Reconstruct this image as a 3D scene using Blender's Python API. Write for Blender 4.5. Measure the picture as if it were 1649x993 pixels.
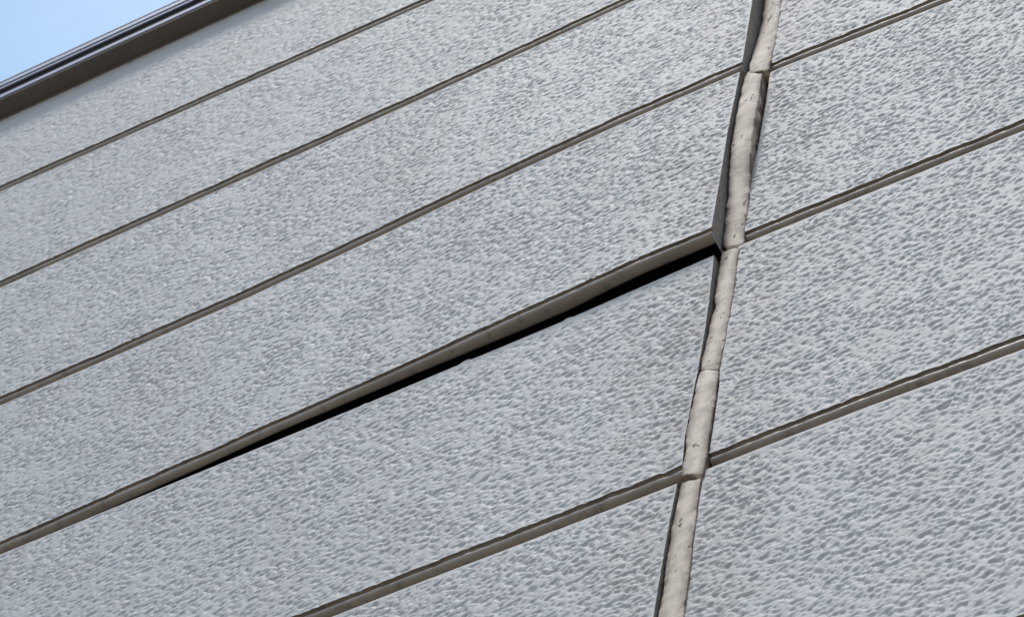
import bpy, math, random
import numpy as np

random.seed(7)
rng = np.random.default_rng(11)
scene = bpy.context.scene
for o in list(bpy.data.objects):
    bpy.data.objects.remove(o)
COL = scene.collection
MM = 0.001
Z0 = 2.6            # height of the opened board joint above the ground (m)
PITCH = 0.152       # height of one row of siding (m)

# ------------------------------------------------------------------ camera
cam_d = bpy.data.cameras.new("camera")
cam = bpy.data.objects.new("camera", cam_d)
COL.objects.link(cam)
yaw, pit, rol = -0.7407, 1.0577, 0.2787
F = np.array([math.sin(yaw)*math.cos(pit), math.cos(yaw)*math.cos(pit), math.sin(pit)])
R = np.array([math.cos(yaw), -math.sin(yaw), 0.0])
U = np.cross(R, F)
R2 = math.cos(rol)*R + math.sin(rol)*U
U2 = -math.sin(rol)*R + math.cos(rol)*U
from mathutils import Matrix
cam.matrix_world = Matrix(((R2[0], U2[0], -F[0], 0.2831),
                           (R2[1], U2[1], -F[1], -0.4110),
                           (R2[2], U2[2], -F[2], Z0-0.9643),
                           (0, 0, 0, 1)))
cam_d.sensor_width = 36.0
cam_d.lens = 4881.93/1649*36.0
cam_d.clip_start = 0.01
cam_d.clip_end = 4000
cam_d.dof.use_dof = True
cam_d.dof.focus_distance = 1.02
cam_d.dof.aperture_fstop = 110
scene.camera = cam

# ------------------------------------------------------------------ sky and sun
SUN_EL, SUN_AZ = math.radians(69), math.radians(203)   # azimuth from +Y (north) clockwise
world = bpy.data.worlds.new("World")
scene.world = world
world.use_nodes = True
wn = world.node_tree
sky = wn.nodes.new("ShaderNodeTexSky")
sky.sky_type = 'NISHITA'
sky.sun_disc = False
sky.sun_elevation = SUN_EL
sky.sun_rotation = SUN_AZ
sky.air_density = 1.0
sky.dust_density = 0.6
sky.ozone_density = 1.0
bg = wn.nodes["Background"]
bg.inputs["Strength"].default_value = 0.145
wtc = wn.nodes.new("ShaderNodeTexCoord")
wno = wn.nodes.new("ShaderNodeTexNoise")
wno.inputs["Scale"].default_value = 2.2
wno.inputs["Detail"].default_value = 6.0
wno.inputs["Distortion"].default_value = 0.6
wn.links.new(wtc.outputs["Generated"], wno.inputs["Vector"])
wrp = wn.nodes.new("ShaderNodeMapRange")
wrp.inputs["From Min"].default_value = 0.45
wrp.inputs["From Max"].default_value = 0.80
wrp.inputs["To Max"].default_value = 0.6
wn.links.new(wno.outputs["Fac"], wrp.inputs["Value"])
wmx = wn.nodes.new("ShaderNodeMix")
wmx.data_type = 'RGBA'
wn.links.new(wrp.outputs[0], wmx.inputs[0])
wn.links.new(sky.outputs[0], wmx.inputs[6])
wmx.inputs[7].default_value = (5.6, 6.0, 6.6, 1)      # thin high cloud
wn.links.new(wmx.outputs[2], bg.inputs["Color"])

sun_d = bpy.data.lights.new("sun", 'SUN')
sun = bpy.data.objects.new("sun", sun_d)
COL.objects.link(sun)
sun_d.energy = 1.5
sun_d.angle = math.radians(15)
sun_d.color = (1.0, 0.96, 0.90)
sd = np.array([math.sin(SUN_AZ)*math.cos(SUN_EL), math.cos(SUN_AZ)*math.cos(SUN_EL), math.sin(SUN_EL)])
from mathutils import Vector
sun.rotation_euler = Vector(sd).to_track_quat('Z', 'Y').to_euler()
sun.location = (-2, -6, 8)

scene.view_settings.view_transform = 'Standard'
scene.view_settings.look = 'None'
scene.view_settings.gamma = 1.0
scene.view_settings.use_curve_mapping = False
scene.view_settings.exposure = 0.42

# ------------------------------------------------------------------ materials
def new_mat(name):
    m = bpy.data.materials.new(name)
    m.use_nodes = True
    nt = m.node_tree
    return m, nt, nt.nodes["Principled BSDF"]

def nd(nt, kind, **kw):
    n = nt.nodes.new(kind)
    for k, v in kw.items():
        if k in n.inputs.keys():
            n.inputs[k].default_value = v
        else:
            setattr(n, k, v)
    return n

def noise(nt, vec, scale, detail=3.0, rough=0.55, dist=0.0):
    n = nt.nodes.new("ShaderNodeTexNoise")
    n.inputs["Scale"].default_value = scale
    n.inputs["Detail"].default_value = detail
    n.inputs["Roughness"].default_value = rough
    n.inputs["Distortion"].default_value = dist
    nt.links.new(vec, n.inputs["Vector"])
    return n.outputs["Fac"]

def ramp(nt, fac, stops):
    r = nt.nodes.new("ShaderNodeValToRGB")
    els = r.color_ramp.elements
    while len(els) < len(stops):
        els.new(0.5)
    for e, (p, c) in zip(els, stops):
        e.position = p
        e.color = (c, c, c, 1) if not isinstance(c, tuple) else c + (1,)
    nt.links.new(fac, r.inputs["Fac"])
    return r.outputs["Color"]

def mix(nt, fac, a, b, mode='MIX'):
    m = nt.nodes.new("ShaderNodeMix")
    m.data_type = 'RGBA'
    m.blend_type = mode
    for sock, v in ((m.inputs[0], fac), (m.inputs[6], a), (m.inputs[7], b)):
        if isinstance(v, (int, float)):
            sock.default_value = v
        elif isinstance(v, tuple):
            sock.default_value = v + (1,)
        else:
            nt.links.new(v, sock)
    return m.outputs[2]

def math_n(nt, op, a, b):
    m = nt.nodes.new("ShaderNodeMath")
    m.operation = op
    for s, v in zip(m.inputs, (a, b)):
        if isinstance(v, (int, float)):
            s.default_value = v
        else:
            nt.links.new(v, s)
    return m.outputs[0]

def geo_pos(nt):
    return nt.nodes.new("ShaderNodeNewGeometry").outputs["Position"]

def bump(nt, h, strength, dist, normal=None):
    b = nt.nodes.new("ShaderNodeBump")
    b.inputs["Distance"].default_value = dist
    if isinstance(strength, (int, float)):
        b.inputs["Strength"].default_value = strength
    else:
        nt.links.new(strength, b.inputs["Strength"])
    nt.links.new(h, b.inputs["Height"])
    if normal is not None:
        nt.links.new(normal, b.inputs["Normal"])
    return b.outputs["Normal"]

def siding_material(name, coarse):
    m, nt, p = new_mat(name)
    pos = geo_pos(nt)
    big = noise(nt, pos, 9.0, 4.0)
    mid = noise(nt, pos, 90.0, 3.0)
    fine = noise(nt, pos, 900.0, 2.0)
    c = mix(nt, ramp(nt, big, [(0.3, 0.0), (0.7, 1.0)]), (0.466, 0.461, 0.430), (0.516, 0.510, 0.474))
    c = mix(nt, math_n(nt, 'MULTIPLY', ramp(nt, mid, [(0.42, 0.0), (0.72, 1.0)]), 0.4), c, (0.42, 0.375, 0.355))
    c = mix(nt, math_n(nt, 'MULTIPLY', ramp(nt, fine, [(0.5, 0.0), (0.75, 1.0)]), 0.22), c, (0.40, 0.385, 0.375))
    sx = nt.nodes.new("ShaderNodeSeparateXYZ")
    nt.links.new(pos, sx.inputs[0])
    near = nt.nodes.new("ShaderNodeMapRange")
    near.inputs["From Min"].default_value = 0.004
    near.inputs["From Max"].default_value = 0.045
    near.inputs["To Min"].default_value = 1.0
    near.inputs["To Max"].default_value = 0.0
    nt.links.new(math_n(nt, 'ABSOLUTE', sx.outputs["X"], 0.0), near.inputs["Value"])
    dirt = math_n(nt, 'MULTIPLY', near.outputs[0], ramp(nt, noise(nt, pos, 70.0, 5.0, 0.65), [(0.38, 0.0), (0.68, 1.0)]))
    c = mix(nt, math_n(nt, 'MULTIPLY', dirt, 0.55), c, (0.33, 0.27, 0.21))
    st = nt.nodes.new("ShaderNodeMapping")
    st.inputs["Scale"].default_value = (1.0, 1.0, 0.16)
    nt.links.new(pos, st.inputs["Vector"])
    streak = noise(nt, st.outputs["Vector"], 45.0, 4.0)
    c = mix(nt, math_n(nt, 'MULTIPLY', ramp(nt, streak, [(0.45, 0.0), (0.75, 1.0)]), 0.35), c, (0.40, 0.365, 0.33))
    nt.links.new(c, p.inputs["Base Color"])
    p.inputs["Roughness"].default_value = 0.62
    p.inputs["Specular IOR Level"].default_value = 0.35
    if coarse:      # beyond the finely meshed stretch the relief is a bump map
        mp = nt.nodes.new("ShaderNodeMapping")
        mp.inputs["Scale"].default_value = (0.8, 1.0, 1.0)
        nt.links.new(pos, mp.inputs["Vector"])
        pits = ramp(nt, noise(nt, mp.outputs["Vector"], 290.0, 1.5), [(0.42, 1.0), (0.66, 0.0)])
        nt.links.new(bump(nt, pits, 1.0, 0.0012), p.inputs["Normal"])
    return m

def groove_material():
    m, nt, p = new_mat("groove_paint")
    pos = geo_pos(nt)
    n = noise(nt, pos, 60.0, 4.0)
    c = mix(nt, ramp(nt, n, [(0.3, 0.0), (0.7, 1.0)]), (0.24, 0.193, 0.138), (0.30, 0.245, 0.18))
    s = noise(nt, pos, 260.0, 3.0)
    c = mix(nt, math_n(nt, 'MULTIPLY', ramp(nt, s, [(0.52, 0.0), (0.72, 1.0)]), 0.6), c, (0.10, 0.078, 0.052))
    nt.links.new(c, p.inputs["Base Color"])
    p.inputs["Roughness"].default_value = 0.42
    nt.links.new(bump(nt, noise(nt, pos, 500.0, 2.0), 0.25, 0.0003), p.inputs["Normal"])
    return m

def cement_material():
    m, nt, p = new_mat("cut_cement")
    pos = geo_pos(nt)
    n = noise(nt, pos, 350.0, 4.0)
    c = mix(nt, ramp(nt, n, [(0.3, 0.0), (0.7, 1.0)]), (0.22, 0.19, 0.155), (0.34, 0.295, 0.245))
    nt.links.new(c, p.inputs["Base Color"])
    p.inputs["Roughness"].default_value = 0.9
    nt.links.new(bump(nt, n, 0.8, 0.0008), p.inputs["Normal"])
    return m

def sealant_material():
    m, nt, p = new_mat("aged_sealant")
    pos = geo_pos(nt)
    n = noise(nt, pos, 55.0, 5.0, 0.6)
    c = mix(nt, ramp(nt, n, [(0.30, 0.0), (0.70, 1.0)]), (0.60, 0.48, 0.35), (0.71, 0.60, 0.465))
    # grime blotches and small dark specks
    g = noise(nt, pos, 130.0, 5.0, 0.65)
    c = mix(nt, math_n(nt, 'MULTIPLY', ramp(nt, g, [(0.45, 0.0), (0.68, 1.0)]), 0.65), c, (0.26, 0.22, 0.15))
    mp = nt.nodes.new("ShaderNodeMapping")
    mp.inputs["Scale"].default_value = (1.0, 1.0, 0.55)
    nt.links.new(pos, mp.inputs["Vector"])
    s = noise(nt, mp.outputs["Vector"], 330.0, 2.0, 0.5)
    sp = ramp(nt, s, [(0.665, 0.0), (0.68, 1.0)])
    sp = math_n(nt, 'MULTIPLY', sp, ramp(nt, noise(nt, pos, 38.0, 2.0), [(0.40, 0.0), (0.46, 1.0)]))
    c = mix(nt, math_n(nt, 'MULTIPLY', sp, 0.95), c, (0.012, 0.009, 0.007))
    at = nt.nodes.new("ShaderNodeAttribute")
    at.attribute_name = "rim"
    en = math_n(nt, 'MULTIPLY', at.outputs["Fac"], ramp(nt, noise(nt, pos, 140.0, 5.0, 0.65), [(0.36, 0.0), (0.52, 1.0)]))
    c = mix(nt, math_n(nt, 'MULTIPLY', en, 0.9), c, (0.10, 0.052, 0.028))
    f = noise(nt, pos, 1300.0, 3.0)
    c = mix(nt, math_n(nt, 'MULTIPLY', ramp(nt, f, [(0.5, 0.0), (0.8, 1.0)]), 0.3), c, (0.38, 0.33, 0.27))
    nt.links.new(c, p.inputs["Base Color"])
    p.inputs["Roughness"].default_value = 0.7
    n1 = bump(nt, sp, -0.6, 0.0006)
    n2 = bump(nt, noise(nt, pos, 600.0, 4.0), 0.22, 0.0005, n1)
    nt.links.new(n2, p.inputs["Normal"])
    return m

def plain(name, col, rough=0.5, metal=0.0, **kw):
    m, nt, p = new_mat(name)
    pos = geo_pos(nt)
    n = noise(nt, pos, kw.pop("scale", 120.0), 4.0)
    d = tuple(v*(0.97 if name == 'window_glass' else 0.8) for v in col)
    c = mix(nt, ramp(nt, n, [(0.3, 0.0), (0.7, 1.0)]), d, col)
    nt.links.new(c, p.inputs["Base Color"])
    p.inputs["Roughness"].default_value = rough
    p.inputs["Metallic"].default_value = metal
    for k, v in kw.items():
        p.inputs[k].default_value = v
    return m

def ground_material():
    m, nt, p = new_mat("pale_gravel_ground")
    pos = geo_pos(nt)
    n = noise(nt, pos, 0.6, 5.0)
    c = mix(nt, ramp(nt, n, [(0.3, 0.0), (0.7, 1.0)]), (0.30, 0.27, 0.23), (0.40, 0.36, 0.31))
    v = nt.nodes.new("ShaderNodeTexVoronoi")
    v.inputs["Scale"].default_value = 55.0
    nt.links.new(pos, v.inputs["Vector"])
    c = mix(nt, math_n(nt, 'MULTIPLY', ramp(nt, v.outputs["Distance"], [(0.2, 0.0), (0.7, 1.0)]), 0.6), c, (0.12, 0.11, 0.10))
    nt.links.new(c, p.inputs["Base Color"])
    p.inputs["Roughness"].default_value = 0.9
    nt.links.new(bump(nt, v.outputs["Distance"], -0.7, 0.01), p.inputs["Normal"])
    return m

M_FACE = siding_material("siding_paint", False)
M_FACE_FAR = siding_material("siding_paint_plain_mesh", True)
M_GROOVE = groove_material()
M_CUT = cement_material()
M_SEAL = sealant_material()
M_BACK = plain("black_sheathing", (0.05, 0.045, 0.05), 0.8)
M_FRAME = plain("bronze_frame", (0.115, 0.083, 0.055), 0.4, 0.0, **{"Specular IOR Level": 0.6})
M_EDGE = plain("bright_frame_edge", (0.36, 0.37, 0.39), 0.35, 0.6)
M_RUBBER = plain("black_rubber", (0.008, 0.008, 0.009), 0.95, **{"Specular IOR Level": 0.08})
M_GLASS = plain("window_glass", (0.55, 0.80, 0.92), 0.0, 0.9, scale=0.5)
M_GROUND = ground_material()

# ------------------------------------------------------------------ helpers
def link(name, mesh, parent=None, mats=()):
    for m in mats:
        mesh.materials.append(m)
    o = bpy.data.objects.new(name, mesh)
    COL.objects.link(o)
    if parent is not None:
        o.parent = parent
    return o

def mesh_arrays(name, co, quads, matidx=None, smooth=True):
    me = bpy.data.meshes.new(name)
    co = np.ascontiguousarray(co, dtype=np.float32).reshape(-1, 3)
    quads = np.ascontiguousarray(quads, dtype=np.int32).reshape(-1, 4)
    n = len(quads)
    me.vertices.add(len(co))
    me.vertices.foreach_set("co", co.ravel())
    me.loops.add(4*n)
    me.loops.foreach_set("vertex_index", quads.ravel())
    me.polygons.add(n)
    me.polygons.foreach_set("loop_start", np.arange(0, 4*n, 4, dtype=np.int32))
    me.polygons.foreach_set("loop_total", np.full(n, 4, dtype=np.int32))
    if matidx is not None:
        me.polygons.foreach_set("material_index", np.ascontiguousarray(matidx, dtype=np.int32))
    me.polygons.foreach_set("use_smooth", np.full(n, smooth, dtype=bool))
    me.update(calc_edges=True)
    me.validate()
    return me

def grid_quads(m, n, base=0, flip=False):
    i = np.arange(m-1)[:, None]*n + np.arange(n-1)[None, :] + base
    q = np.stack([i, i+1, i+n+1, i+n], -1).reshape(-1, 4)
    return q[:, ::-1] if flip else q

def lerp_tab(tab):
    a = np.array(sorted(tab))
    return lambda v: np.interp(v, a[:, 0], a[:, 1])

# ------------------------------------------------------------------ relief of the pressed siding face
TN, TRES = 2048, 0.0003
_fx = np.fft.fftfreq(TN, TRES)[None, :]
_fz = np.fft.fftfreq(TN, TRES)[:, None]

def band(lx, lz, width, seed, tilt=0.0):
    r = np.random.default_rng(seed)
    fx = _fx*math.cos(tilt)+_fz*math.sin(tilt)
    fz = -_fx*math.sin(tilt)+_fz*math.cos(tilt)
    f = np.sqrt((fx*lx)**2+(fz*lz)**2)
    filt = np.exp(-((f-1.0)/width)**2)
    n = np.fft.ifft2(np.fft.fft2(r.standard_normal((TN, TN)))*filt).real
    return n/n.std()

def sstep(a, b, v):
    t = np.clip((v-a)/(b-a), 0, 1)
    return t*t*(3-2*t)

n_a = band(0.0056, 0.0041, 0.60, 1)
n_b = band(0.0030, 0.0023, 0.60, 2)
n_f = band(0.0100, 0.0075, 0.60, 6)
n_c = band(0.0015, 0.0014, 0.50, 3)
n_d = band(0.045, 0.035, 0.60, 4)
n_e = band(0.16, 0.12, 0.60, 5)
dens = 0.18*n_d + 0.15*n_f
# shallow flat-bottomed dents with steep walls, two sizes, on a gently uneven face
TILE = (-0.33*MM*sstep(0.6, 1.15, n_a+dens) - 0.10*MM*sstep(0.9, 2.2, n_a+dens)
        - 0.28*MM*sstep(0.7, 1.3, n_b+dens) - 0.10*MM*sstep(-0.9, 0.0, n_b-0.4*n_f)
        - 0.10*MM*n_f*0.5 + 0.022*MM*n_c + 0.05*MM*n_d + 0.08*MM*n_e).astype(np.float32)
JAG = np.random.default_rng(9).standard_normal(8192)

def tile(x, z, ox, oz):
    u = (x/TRES+ox) % TN
    v = (z/TRES+oz) % TN
    i = np.floor(u).astype(int); j = np.floor(v).astype(int)
    fu = u-i; fv = v-j
    i %= TN; j %= TN
    i1 = (i+1) % TN; j1 = (j+1) % TN
    return (TILE[j, i]*(1-fu)*(1-fv)+TILE[j, i1]*fu*(1-fv)+TILE[j1, i]*(1-fu)*fv+TILE[j1, i1]*fu*fv)

def wob(x, wl, seed):
    t = x/wl+seed*37.3+2000
    i = np.floor(t).astype(int); f = t-i
    f = f*f*(3-2*f)
    return JAG[i % 8192]*(1-f)+JAG[(i+1) % 8192]*f

# how far the upper left board has bowed out of the wall (m), by x and by height
BX = np.array([-0.60, -0.32, -0.24, -0.18, -0.125, -0.066, -0.035, 0.0])
B_L4 = np.array([0, 0, 1.7, 2.9, 4.4, 6.3, 7.4, 7.2])*MM
B_L3 = np.array([0, 0, 0.3, 2.0, 3.9, 5.2, 5.5, 5.5])*MM
B_L2 = np.array([0, 0, 0, 0.2, 0.6, 1.4, 1.8, 2.0])*MM
B_LOW = np.array([0, 0, 0, 0, 0.2, 0.7, 1.4, 2.1])*MM

def bow(x, z, row):
    x, z = np.broadcast_arrays(x, z)
    b4 = np.interp(x, BX, B_L4); b3 = np.interp(x, BX, B_L3); b2 = np.interp(x, BX, B_L2)
    if row >= 0:
        t = z/PITCH
        out = np.where(t < 1, b4+(b3-b4)*np.clip(t, 0, 1),
                       np.where(t < 2, b3+(b2-b3)*np.clip(t-1, 0, 1), b2*np.clip(3-t, 0, 1)))
        return out
    if row == -1:
        bl = np.interp(x, BX, B_LOW)
        return bl*np.clip(1+z/(PITCH*0.8), 0, 1)
    return np.zeros_like(x, dtype=float)

# centre line of each groove: height as a function of x
def groove_left(k, x):
    z = k*PITCH+0*x
    if k == 3:
        z = z - 0.05*(np.clip(x, -0.7, -0.1)+0.478)
    if k == -1:
        z = z - 0.0015
    return z

def groove_right(k, x):
    z = k*PITCH+0*x
    if k == 1:
        z = z - 0.09*np.clip(x-0.01, 0, 0.12)
    if k == -1:
        z = z - 0.03*np.clip(x-0.06, 0, 0.1)
    if k == 0:
        z = z + 0.002 - 0.02*np.clip(x, 0, 0.12)
    return z

left_end = lerp_tab([(z*1.0, x*MM) for z, x in (
    (-0.31, -5.8), (-0.233, -5.8), (-0.203, -5.9), (-0.180, -5.7), (-0.158, -5.2), (-0.150, -4.4), (-0.129, -5.3), (-0.110, -4.9),
    (-0.090, -4.3), (-0.068, -3.8), (-0.043, -3.8), (-0.016, -4.3), (-0.003, -4.6), (0.003, -3.9), (0.05, -4.3), (0.09, -4.8),
    (0.148, -4.3), (0.160, -4.2), (0.24, -5.8), (0.40, -5.8))])
right_end = lerp_tab([(z, x*MM) for z, x in (
    (-0.31, 4.0), (-0.165, 4.0), (-0.150, 4.9), (-0.105, 4.9), (-0.09, 4.0), (0.05, 4.0), (0.075, 5.9), (0.12, 6.5), (0.148, 6.3), (0.160, 4.6), (0.3, 4.0))])

BLISTERS = [('L', 1, -0.3581, 0.1729, 2.6*MM, 150, 420), ('R', -1, 0.0326, -0.0105, 2.4*MM, 170, 400), ('L', -1, -0.0384, -0.1194, 3.0*MM, 60, 170),
            ('R', -2, 0.0856, -0.173, 2.0*MM, 200, 380), ('L', -1, -0.1038, -0.0987, 2.2*MM, 180, 330), ('R', 0, 0.0313, 0.098, 2.0*MM, 190, 350),
            ('L', 3, -0.3674, 0.495, 3.0*MM, 180, 400), ('L', 0, -0.09, 0.07, 2.2*MM, 200, 330)]
THICK = 14*MM
UNDER = [(0.0, 0.0), (0.5, 0.3), (1.15, 0.35), (1.5, -0.3), (1.2, -0.9), (0.90, -1.5), (0.82, -2.1), (0.90, -2.7), (1.15, -3.2), (1.5, -3.6), (2.3, -3.9), (3.4, -4.05)]  # y in, z (mm) from the lip

# ------------------------------------------------------------------ the wall
wall = bpy.data.objects.new("siding_wall", None)
COL.objects.link(wall)
wall.location = (0, 0, 0)
wall["label"] = "pale grey pitted siding wall with taupe grooves and a split upright sealant joint"
wall["category"] = "wall"
wall["kind"] = "thing"

def columns(x0, x1, f0, f1, dx):
    fine = np.linspace(f0, f1, max(2, int(round((f1-f0)/dx))+1))
    left, right = [], []
    s, x = dx, f0
    while x-s*1.5 > x0:
        s = min(s*1.35, 0.03); x -= s; left.append(x)
    if f0 > x0+1e-6:
        if left and left[-1]-x0 < 0.3*s: left[-1] = x0
        else: left.append(x0)
    s, x = dx, f1
    while x+s*1.5 < x1:
        s = min(s*1.35, 0.03); x += s; right.append(x)
    if f1 < x1-1e-6:
        if right and x1-right[-1] < 0.3*s: right[-1] = x1
        else: right.append(x1)
    return np.array(left[::-1]+list(fine)+right)

def make_board(side, row, fine=None, dx=0.0008, dz=0.0006, x0=None, x1=None, half=5.5, top_cut=None, label=None):
    """one row of siding: pitted face, rounded top, cut ends; the painted lip below it is its child"""
    gl = groove_left if side == 'L' else groove_right
    if side == 'L':
        x0 = -1.95 if x0 is None else x0
        x1 = 0.0 if x1 is None else x1
    else:
        x0 = 4.0*MM if x0 is None else x0
        x1 = 1.7 if x1 is None else x1
    at_joint = (side == 'L' and x1 == 0.0) or (side == 'R' and x0 == 4.0*MM)
    if fine is None:
        xs = np.linspace(x0, x1, int((x1-x0)/0.03)+2)
        nz = 8
        fin = np.zeros_like(xs)
    else:
        f0, f1 = max(fine[0], x0), min(fine[1], x1)
        xs = columns(x0, x1, f0, f1, dx)
        nz = int(round((PITCH-2*half*MM)/dz))
        fin = np.clip(1-np.maximum(f0-xs, xs-f1)/0.012, 0, 1)
    nx = len(xs)
    ox, oz = rng.uniform(0, TN, 2)
    sd = random.randint(1, 90)
    jag = (0.16*wob(xs, 0.012, sd)+0.20*wob(xs, 0.0045, sd+1)+0.10*wob(xs, 0.0018, sd+2))*MM*fin
    zb = gl(row, xs)+half*MM+np.clip(jag, -0.7*MM, 0.7*MM)
    zt = gl(row+1, xs)-half*MM + 0.12*MM*wob(xs, 0.03, sd+3)*fin if top_cut is None else np.full(nx, top_cut)
    if side == 'L' and row == -1:      # the opened joint: lower edge sits lower, with two crumbs left on it
        zt = zt - 1.6*MM
        for cx, cw, ch in ((-0.1075, 2.2*MM, 1.3*MM), (-0.0645, 1.8*MM, 0.9*MM), (-0.151, 1.2*MM, 0.5*MM)):
            zt = zt + ch*np.exp(-((xs-cx)/cw)**4)
    v = np.linspace(0, 1, nz)[:, None]
    Z = zb[None, :]+v*(zt-zb)[None, :]
    X = np.repeat(xs[None, :], nz, 0)
    if side == 'L' and x1 == 0.0:     # the cut end wanders a little, squeeze the last stretch towards it
        w = np.clip((X+0.05)/0.05, 0, 1)
        X = X+w*left_end(Z)
    if side == 'R':
        w = np.clip((x0+0.05-X)/0.05, 0, 1)
        X = X+w*(right_end(Z)-x0)
    dt = zt[None, :]-Z
    fade = np.clip(0.08+0.92*sstep(0.3*MM, (1.9 if side == 'L' else 3.0)*MM, dt), 0, 1)
    if side == 'L' and row == 3:        # smooth strip where the window frame is bedded
        fade = fade*(0.1+0.9*sstep(0.5*MM, 4*MM, 0.584-0.0384*(X+0.48)-Z))
    fade = fade*(0.40+0.60*sstep(0.0, 2.0*MM, Z-zb[None, :]))
    if at_joint:
        de = np.abs(X-(left_end(Z) if side == 'L' else right_end(Z)))
        fade = fade*(0.35+0.65*sstep(0.0, 2.0*MM, de))
    Hh = tile(X, Z, ox, oz)*fade*fin[None, :]
    for sd_, rw, cx, cz, rad, a0, a1 in BLISTERS:      # blistered, curled flakes in the coating
        if sd_ == side and rw == row:
            dxx, dzz = X-cx, (Z-cz)*0.8
            d = np.hypot(dxx, dzz); an = np.degrees(np.arctan2(dzz, dxx)) % 360
            msk = ((an-a0) % 360 < (a1-a0) % 360)*1.0
            Hh = Hh-0.75*MM*np.exp(-((d-rad)/(0.45*MM))**2)*msk + 0.22*MM*np.exp(-(d/rad)**2)
    B = bow(X, Z, row) if side == 'L' else 0*X
    Y = -(B+Hh)
    face = np.stack([X, Y, Z], -1)
    rows = [face]
    # rounded top arris and top face
    for yy, zz in ((0.12, 0.55), (0.5, 1.0), (1.2, 1.25), (7.0, 1.4)):
        rows.append(np.stack([X[-1], Y[-1]+yy*MM, Z[-1]+zz*MM], -1)[None])
    grid = np.concatenate(rows, 0)
    m = grid.shape[0]
    co = [grid.reshape(-1, 3)]
    quads = [grid_quads(m, nx)]
    mats = [np.tile(np.where(np.minimum(fin[:-1], fin[1:]) > 0.5, 0, 2), m-1)]
    base = m*nx
    for e, flip in ((0, True), (nx-1, False)):       # cut ends
        edge = face[:, e, :]
        back = edge.copy(); back[:, 1] = THICK-1*MM
        mid = edge.copy(); mid[:, 1] = edge[:, 1]+0.35*MM
        mid[:, 0] += (0.12 if e == 0 else -0.12)*MM*np.sign(1)
        s = np.stack([edge, mid, mid*0.5+back*0.5, back], 1)      # nz,4,3
        co.append(s.reshape(-1, 3))
        q = grid_quads(nz, 4, base, flip)
        quads.append(q); mats.append(np.ones(len(q), int))
        base += nz*4
    co = np.concatenate(co); co[:, 2] += Z0
    me = mesh_arrays("siding_board", co, np.concatenate(quads), np.concatenate(mats))
    ob = link("siding_board", me, wall, (M_FACE, M_CUT, M_FACE_FAR))
    if label:
        ob["label"] = label
    # painted lip and underside
    opened = side == 'L' and row == 0
    prof = list(UNDER)
    if opened:
        prof += [(4.4, -4.1), (5.4, -4.1), (5.7, -3.8), (5.9, -2.0), (6.2, 4.0), (9.0, 6.0)]
    else:
        prof += [(4.6, -4.1), (5.2, -4.2), (5.4, -4.8), (5.5, -2*half-2.4)]
    prof = np.array(prof)
    P = len(prof)
    LX = np.repeat(X[0][None, :], P, 0)
    if at_joint:
        LX = LX + (-0.15*MM if side == 'L' else 0.15*MM)*(np.abs(LX-LX[0, -1 if side == 'L' else 0]) < 1e-9)
    lw = 1+0.05*wob(xs, 0.05, sd+5)
    dep = np.ones(nx)
    if opened:
        dep = np.interp(xs, [-0.32, -0.27, -0.22, -0.18, -0.12, -0.066, -0.045, -0.028, 0], [1.0, 0.7, 0.42, 0.36, 0.75, 1.15, 0.95, 0.85, 0.75])+0.03*wob(xs, 0.02, sd+6)
    pc = prof[:, 0][:, None]
    yoff = MM*np.where(pc > 1.9, 1.9+(pc-1.9)*dep[None, :], pc)
    LY = (Y[0]*1.0)[None, :]*0 + (-(bow(X[0], Z[0], row) if side == 'L' else 0*xs))[None, :] + yoff
    LY[0] = Y[0]
    LY[1] = 0.5*LY[1]+0.5*(Y[0]+0.5*MM)
    zsm = (gl(row, xs)+half*MM + 0.25*jag)
    bl = np.clip(prof[:, 0]/1.5, 0, 1)[:, None]
    LZ = zb[None, :]*(1-bl)+zsm[None, :]*bl + prof[:, 1][:, None]*MM*lw[None, :]
    g = np.stack([LX, LY, LZ], -1)
    co = [g.reshape(-1, 3)]
    quads = [grid_quads(P, nx, 0, True)]
    base = P*nx
    mi = [np.zeros(len(quads[0]), int)]
    for e, flip in ((0, False), (nx-1, True)):
        edge = g[:, e, :]
        back = edge.copy(); back[:, 1] = THICK-1*MM; back[:, 2] = np.maximum(back[:, 2], edge[0, 2]-4.0*MM)
        s = np.stack([edge, back], 1)[:12]
        co.append(s.reshape(-1, 3)); q = grid_quads(12, 2, base, flip); quads.append(q); mi.append(np.ones(len(q), int)); base += 24
    co = np.concatenate(co); co[:, 2] += Z0
    lm = mesh_arrays("groove_lip", co, np.concatenate(quads), np.concatenate(mi))
    link("groove_lip", lm, ob, (M_GROOVE, M_CUT))
    return ob

WIN_X0, WIN_X1, WIN_Z0, WIN_Z1 = -1.75, -0.16, 0.572, 1.35
# rows the photograph shows, left of the joint
make_board('L', 0, (-0.395, 0.0), 0.00055, 0.00052, label="warped board bowed out of the wall above the open black gap")
make_board('L', -1, (-0.335, 0.0), 0.00055, 0.00052, label="board below the open black gap, left of the sealant")
make_board('L', -2, (-0.165, 0.0), 0.00045, 0.0005, label="lowest board in view left of the sealant joint")
make_board('L', 1, (-0.445, 0.0), 0.0006, 0.0006, label="third board below the window, left of the sealant")
make_board('L', 2, (-0.50, -0.05), 0.0008, 0.0008, label="second board below the window")
make_board('L', 3, (-0.56, -0.17), 0.0008, 0.0009, label="board directly below the window frame")
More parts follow.
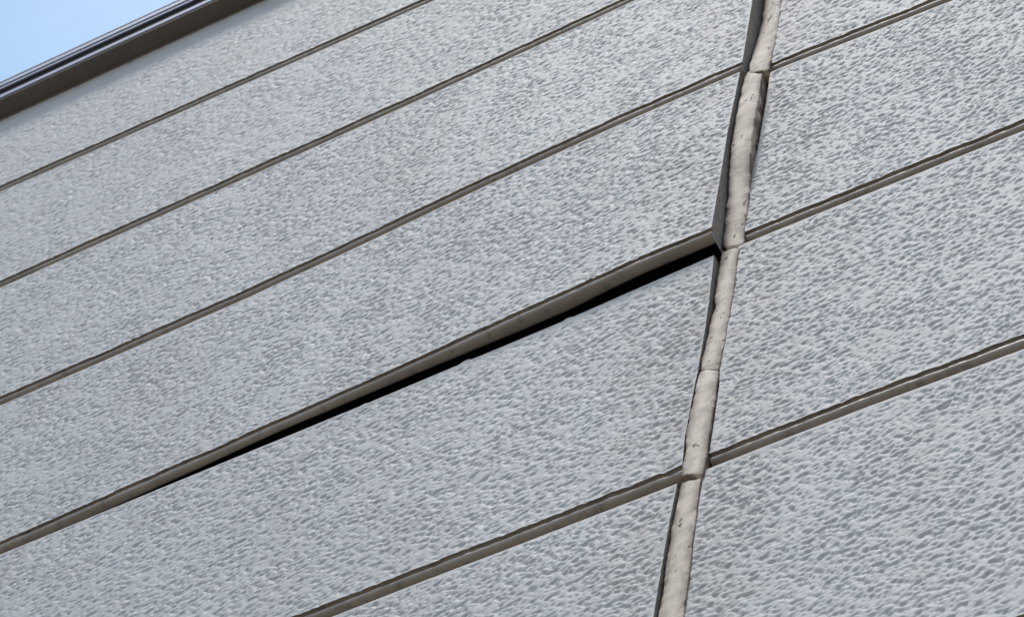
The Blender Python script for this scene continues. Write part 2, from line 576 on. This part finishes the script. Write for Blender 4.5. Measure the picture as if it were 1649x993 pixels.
# right of the joint
make_board('R', 0, (0.0, 0.135), 0.00045, 0.0005, half=5.0, label="second board from the top, right of the sealant")
make_board('R', -1, (0.0, 0.135), 0.00045, 0.0005, half=5.0, label="third board from the top, right of the sealant")
make_board('R', -2, (0.0, 0.135), 0.00045, 0.0005, half=5.0, label="lowest board right of the sealant")
make_board('R', 1, (0.0, 0.13), 0.0006, 0.0006, half=5.0, label="uppermost board right of the sealant")
# the wall goes on beyond the picture
for r in list(range(-17, -2)):
    make_board('L', r)
    make_board('R', r, half=5.0)
for r in range(2, 9):
    make_board('R', r, half=5.0)
for r in range(4, 9):
    make_board('L', r, x0=WIN_X1+0.002)
make_board('L', 9, x0=-1.95, x1=0.0)
make_board('R', 9, half=5.0)

def box_mesh(name, x0, x1, y0, y1, z0, z1):
    co = np.array([(x, y, z+Z0) for x in (x0, x1) for y in (y0, y1) for z in (z0, z1)])
    q = [(0, 1, 3, 2), (4, 6, 7, 5), (0, 4, 5, 1), (2, 3, 7, 6), (0, 2, 6, 4), (1, 5, 7, 3)]
    return mesh_arrays(name, co, q, smooth=False)

link("wall_backing", box_mesh("wall_backing", -1.95, 1.7, 15*MM, 0.16, -2.6, 1.53), wall, (M_BACK,))

# ------------------------------------------------------------------ sealant pieces in the upright joint: (z, x, y) in mm down the left and right edge
SEGS = [
 ("uppermost sealant piece, torn loose from the left boards and sunk into the joint",
  [(1520, -4, 2.0), (700, -4, 2.0), (300, -4, 2.6), (239.5, -3.9, 2.8), (211.9, -3.5, 2.8), (192.7, -3.5, 1.5), (176.8, -3.6, 0), (160.2, -2.9, -2.2), (149.8, -2.4, -2.4)],
  [(1520, 6, -.2), (690, 6, -.2), (285, 6.2, -.2), (222.1, 6.6, -.2), (195.0, 6.9, -.2), (175.8, 6.7, -.2), (163.1, 6.3, -.4), (156.2, 6.1, -.8), (148.6, 6.8, -1)]),
 ("sealant piece standing proud beside the warped board with a visible right flank",
  [(149.0, -3.0, -3.6), (113.4, -3.4, -4.3), (79.2, -3.6, -4.1), (48.8, -3.2, -1.9), (20.9, -3.4, 0), (2.7, -3.1, .3)],
  [(139.0, 5.2, -4), (113.1, 5.7, -4.4), (79.0, 5.5, -4.4), (59.8, 5.5, -3), (42.3, 5.5, -1), (22.6, 5.7, -.4), (-4.0, 6.0, -.3)]),
 ("flat sealant piece just below the open gap",
  [(1.3, -3.8, 1.2), (-16.4, -3.5, 1), (-45.5, -3.0, .5), (-68.0, -3.2, .2), (-87.6, -3.7, 0)],
  [(-5.2, 4.7, -.3), (-30.2, 5.0, -.3), (-53.0, 4.9, -.3), (-74.9, 4.7, -.4), (-93.5, 4.0, -.5)]),
 ("speckled sealant piece crossing the lowest groove",
  [(-88.4, -3.9, -.1), (-109.8, -4.5, -.2), (-129.4, -4.9, -.2), (-155.7, -3.8, -.4)],
  [(-94.4, 4.2, -.6), (-117.1, 4.6, -.8), (-137.2, 4.6, -1), (-150.7, 4.7, -1), (-161.0, 4.3, -1)]),
 ("lowest sealant piece with a dark slit along its left edge",
  [(-156.6, -4.6, .9), (-182.5, -5.3, 1.2), (-203.3, -5.4, 1.3), (-231.1, -5.2, 1.3), (-600, -5, 1.0), (-2590, -5, 1.0)],
  [(-162.0, 3.6, -.5), (-191.6, 4.2, -.6), (-212.4, 4.7, -.6), (-239.8, 5.0, -.6), (-610, 5, -.6), (-2595, 5, -.6)]),
]

def make_sealant(i, label, L, Rr):
    L = np.array(L, float)*MM; Rr = np.array(Rr, float)*MM
    zl0, zl1 = L[0, 0], L[-1, 0]
    zs = []
    z = zl0
    while z > zl1:
        zs.append(z)
        z -= 0.9*MM if -0.33 < z < 0.33 else 40*MM
    zs.append(zl1)
    zs = np.array(zs)
    t = (zs-zl0)/(zl1-zl0)
    zr = Rr[0, 0]+t*(Rr[-1, 0]-Rr[0, 0])
    def ip(tab, q, c):
        o = tab[::-1]
        return np.interp(q, o[:, 0], o[:, c])
    def smooth(a):
        k = np.array([1, 2, 3, 4, 3, 2, 1.]); k /= k.sum()
        b = np.pad(a, 3, mode='edge')
        return np.convolve(b, k, 'valid')
    xl, yl, xr, yr = (smooth(ip(L, zs, 1)), smooth(ip(L, zs, 2)), smooth(ip(Rr, zr, 1)), smooth(ip(Rr, zr, 2)))
    near = (np.abs(zs) < 0.33)*1.0
    s = 50+i*7
    jg = 1.5 if i == 1 else 1.2
    xl = xl+near*MM*jg*(0.10*wob(zs, 0.006, s)+0.07*wob(zs, 0.002, s+1)-0.10*np.clip(wob(zs, 0.009, s+2)-0.9, 0, 2)*-3)
    xr = xr+near*MM*(0.08*wob(zs, 0.008, s+3)+0.05*wob(zs, 0.0025, s+4))
    # cross-section: (fraction across, outward crown mm, inward mm)
    us = np.array([0.0, 0.0, 0.008, 0.04, 0.12, 0.25, 0.38, 0.5, 0.62, 0.75, 0.88, 0.96, 0.992, 1.0, 1.0])
    inn = np.array([11, 0.6, 0.22, 0.05, 0, 0, 0, 0, 0, 0, 0, 0.05, 0.22, 0.6, 11])
    n = len(us)
    X = xl[:, None]+us[None, :]*(xr-xl)[:, None]
    X[:, 0] += 1.2*MM; X[:, -1] -= 1.8*MM
    Zz = zs[:, None]+us[None, :]*(zr-zs)[:, None]
    crown = 0.20*np.sin(np.pi*us)[None, :]*(1+0.3*wob(zs, 0.03, s+5)[:, None])
    rough = np.zeros_like(X)
    for j in range(n):
        rough[:, j] = 0.07*wob(zs, 0.016, s+6+j//5)+0.018*wob(zs, 0.004, s+20+j)
    # tooling: a faint dish near the ends
    endd = np.minimum(zs-zs[-1], zs[0]-zs)
    dip = 0.25*np.exp(-np.clip(endd, 0, 1)/(2.2*MM))
    Yd = yl[:, None]+us[None, :]*(yr-yl)[:, None] - (crown+rough*near[:, None])*MM + dip[:, None]*MM
    Y = np.where(inn[None, :] > 5, 11*MM, Yd+inn[None, :]*MM)
    # ragged cut at both ends
    rag = 0.5*MM*wob(us*0.01, 0.0025, s+40)
    Zz[0] += rag*0.5; Zz[-1] += rag
    g = np.stack([X, Y, Zz], -1)
    top = g[:1].copy(); top[..., 1] = 11*MM
    bot = g[-1:].copy(); bot[..., 1] = 11*MM
    g = np.concatenate([top, g, bot], 0)
    co = g.reshape(-1, 3).copy(); co[:, 2] += Z0
    me = mesh_arrays("sealant_strip", co, grid_quads(g.shape[0], n, 0, True))
    rim = np.clip(1-np.minimum(us, 1-us)/0.34, 0, 1)
    a = me.attributes.new("rim", 'FLOAT', 'POINT')
    a.data.foreach_set("value", np.tile(rim, g.shape[0]).astype(np.float32))
    o = link("sealant_strip", me, wall, (M_SEAL,))
    o["label"] = label

for i, (lb, l, r) in enumerate(SEGS):
    make_sealant(i, lb, l, r)

# ------------------------------------------------------------------ window at the upper left
win = bpy.data.objects.new("window", None)
COL.objects.link(win)
win.location = (-0.48, 0, Z0+0.584)
win.rotation_euler = (0, math.radians(2.2), 0)
win["label"] = "dark bronze framed window reflecting pale blue sky above the top board"
win["category"] = "window"
win["kind"] = "thing"

def extrude(name, prof, x0, x1, mat, parent=win, closed=True):
    """profile of (y, z) in mm, extruded along x, z above the window's lower edge"""
    n = len(prof)
    co = [(x, y*MM, z*MM) for x in (x0, x1) for y, z in prof]
    q = [(i, (i+1) % n, n+(i+1) % n, n+i) for i in range(n if closed else n-1)]
    me = bpy.data.meshes.new(name)
    faces = q + ([tuple(range(n))[::-1], tuple(range(n, 2*n))] if closed else [])
    me.from_pydata(co, [], faces)
    me.update()
    o = link(name, me, parent, (mat,))
    return o

WL, WR = -1.27, 0.32          # window ends relative to its origin
# lower frame rail: underside, notch, bright front lip
fr = extrude("frame", [(0.5, 0), (-10.6, 0), (-11.0, 0.4), (-11.0, 1.0), (-10.2, 1.3), (-10.2, 3.2), (-3, 3.4), (-3, 30), (30, 30), (30, 0)], WL, WR, M_FRAME)
extrude("frame_edge", [(-9.5, 3.6), (-11.2, 3.6), (-11.4, 4.0), (-11.4, 8.4), (-11.2, 8.8), (-9.5, 8.8)], WL, WR, M_EDGE, fr)
extrude("edge_seal", [(0.8, 0.3), (0.8, -2.2), (0.1, -1.9), (-0.7, -1.2), (-1.1, -0.3), (-1.1, -0.02)], WL, WR, M_FRAME, fr)
sash = extrude("sash", [(-3, 40.5), (-6.2, 40.5), (-6.4, 41), (-6.4, 43.0), (-6.2, 43.4), (-3, 43.4)], WL+0.03, WR-0.03, M_EDGE)
extrude("gasket", [(-2, 10), (-5.0, 24), (-5.0, 60), (-2, 60)], WL+0.03, WR-0.03, M_RUBBER, sash)
extrude("glazing_bead", [(-3, 50.5), (-5.2, 50.5), (-5.5, 51), (-4.6, 63), (-3, 64)], WL+0.03, WR-0.03, M_EDGE, sash)
extrude("pane", [(-3.4, 55), (-3.4, 730), (2, 730), (2, 55)], WL+0.03, WR-0.03, M_GLASS)
for a, b in ((WL, WL+0.03), (WR-0.03, WR)):
    extrude("frame_upright", [(-11.0, 10.5), (-11.0, 766), (30, 766), (30, 30.5), (-2.9, 30.5), (-2.9, 10.5)], a, b, M_FRAME)
extrude("head_rail", [(-11.0, 730.5), (-11.0, 765), (29, 765), (29, 730.5)], WL+0.0305, WR-0.0305, M_FRAME)

# ------------------------------------------------------------------ ground
s = 400.0
gm = mesh_arrays("ground", [(-s, -s, 0), (s, -s, 0), (s, s, 0), (-s, s, 0)], [(0, 1, 2, 3)], smooth=False)
g = link("ground", gm, None, (M_GROUND,))
g["kind"] = "structure"
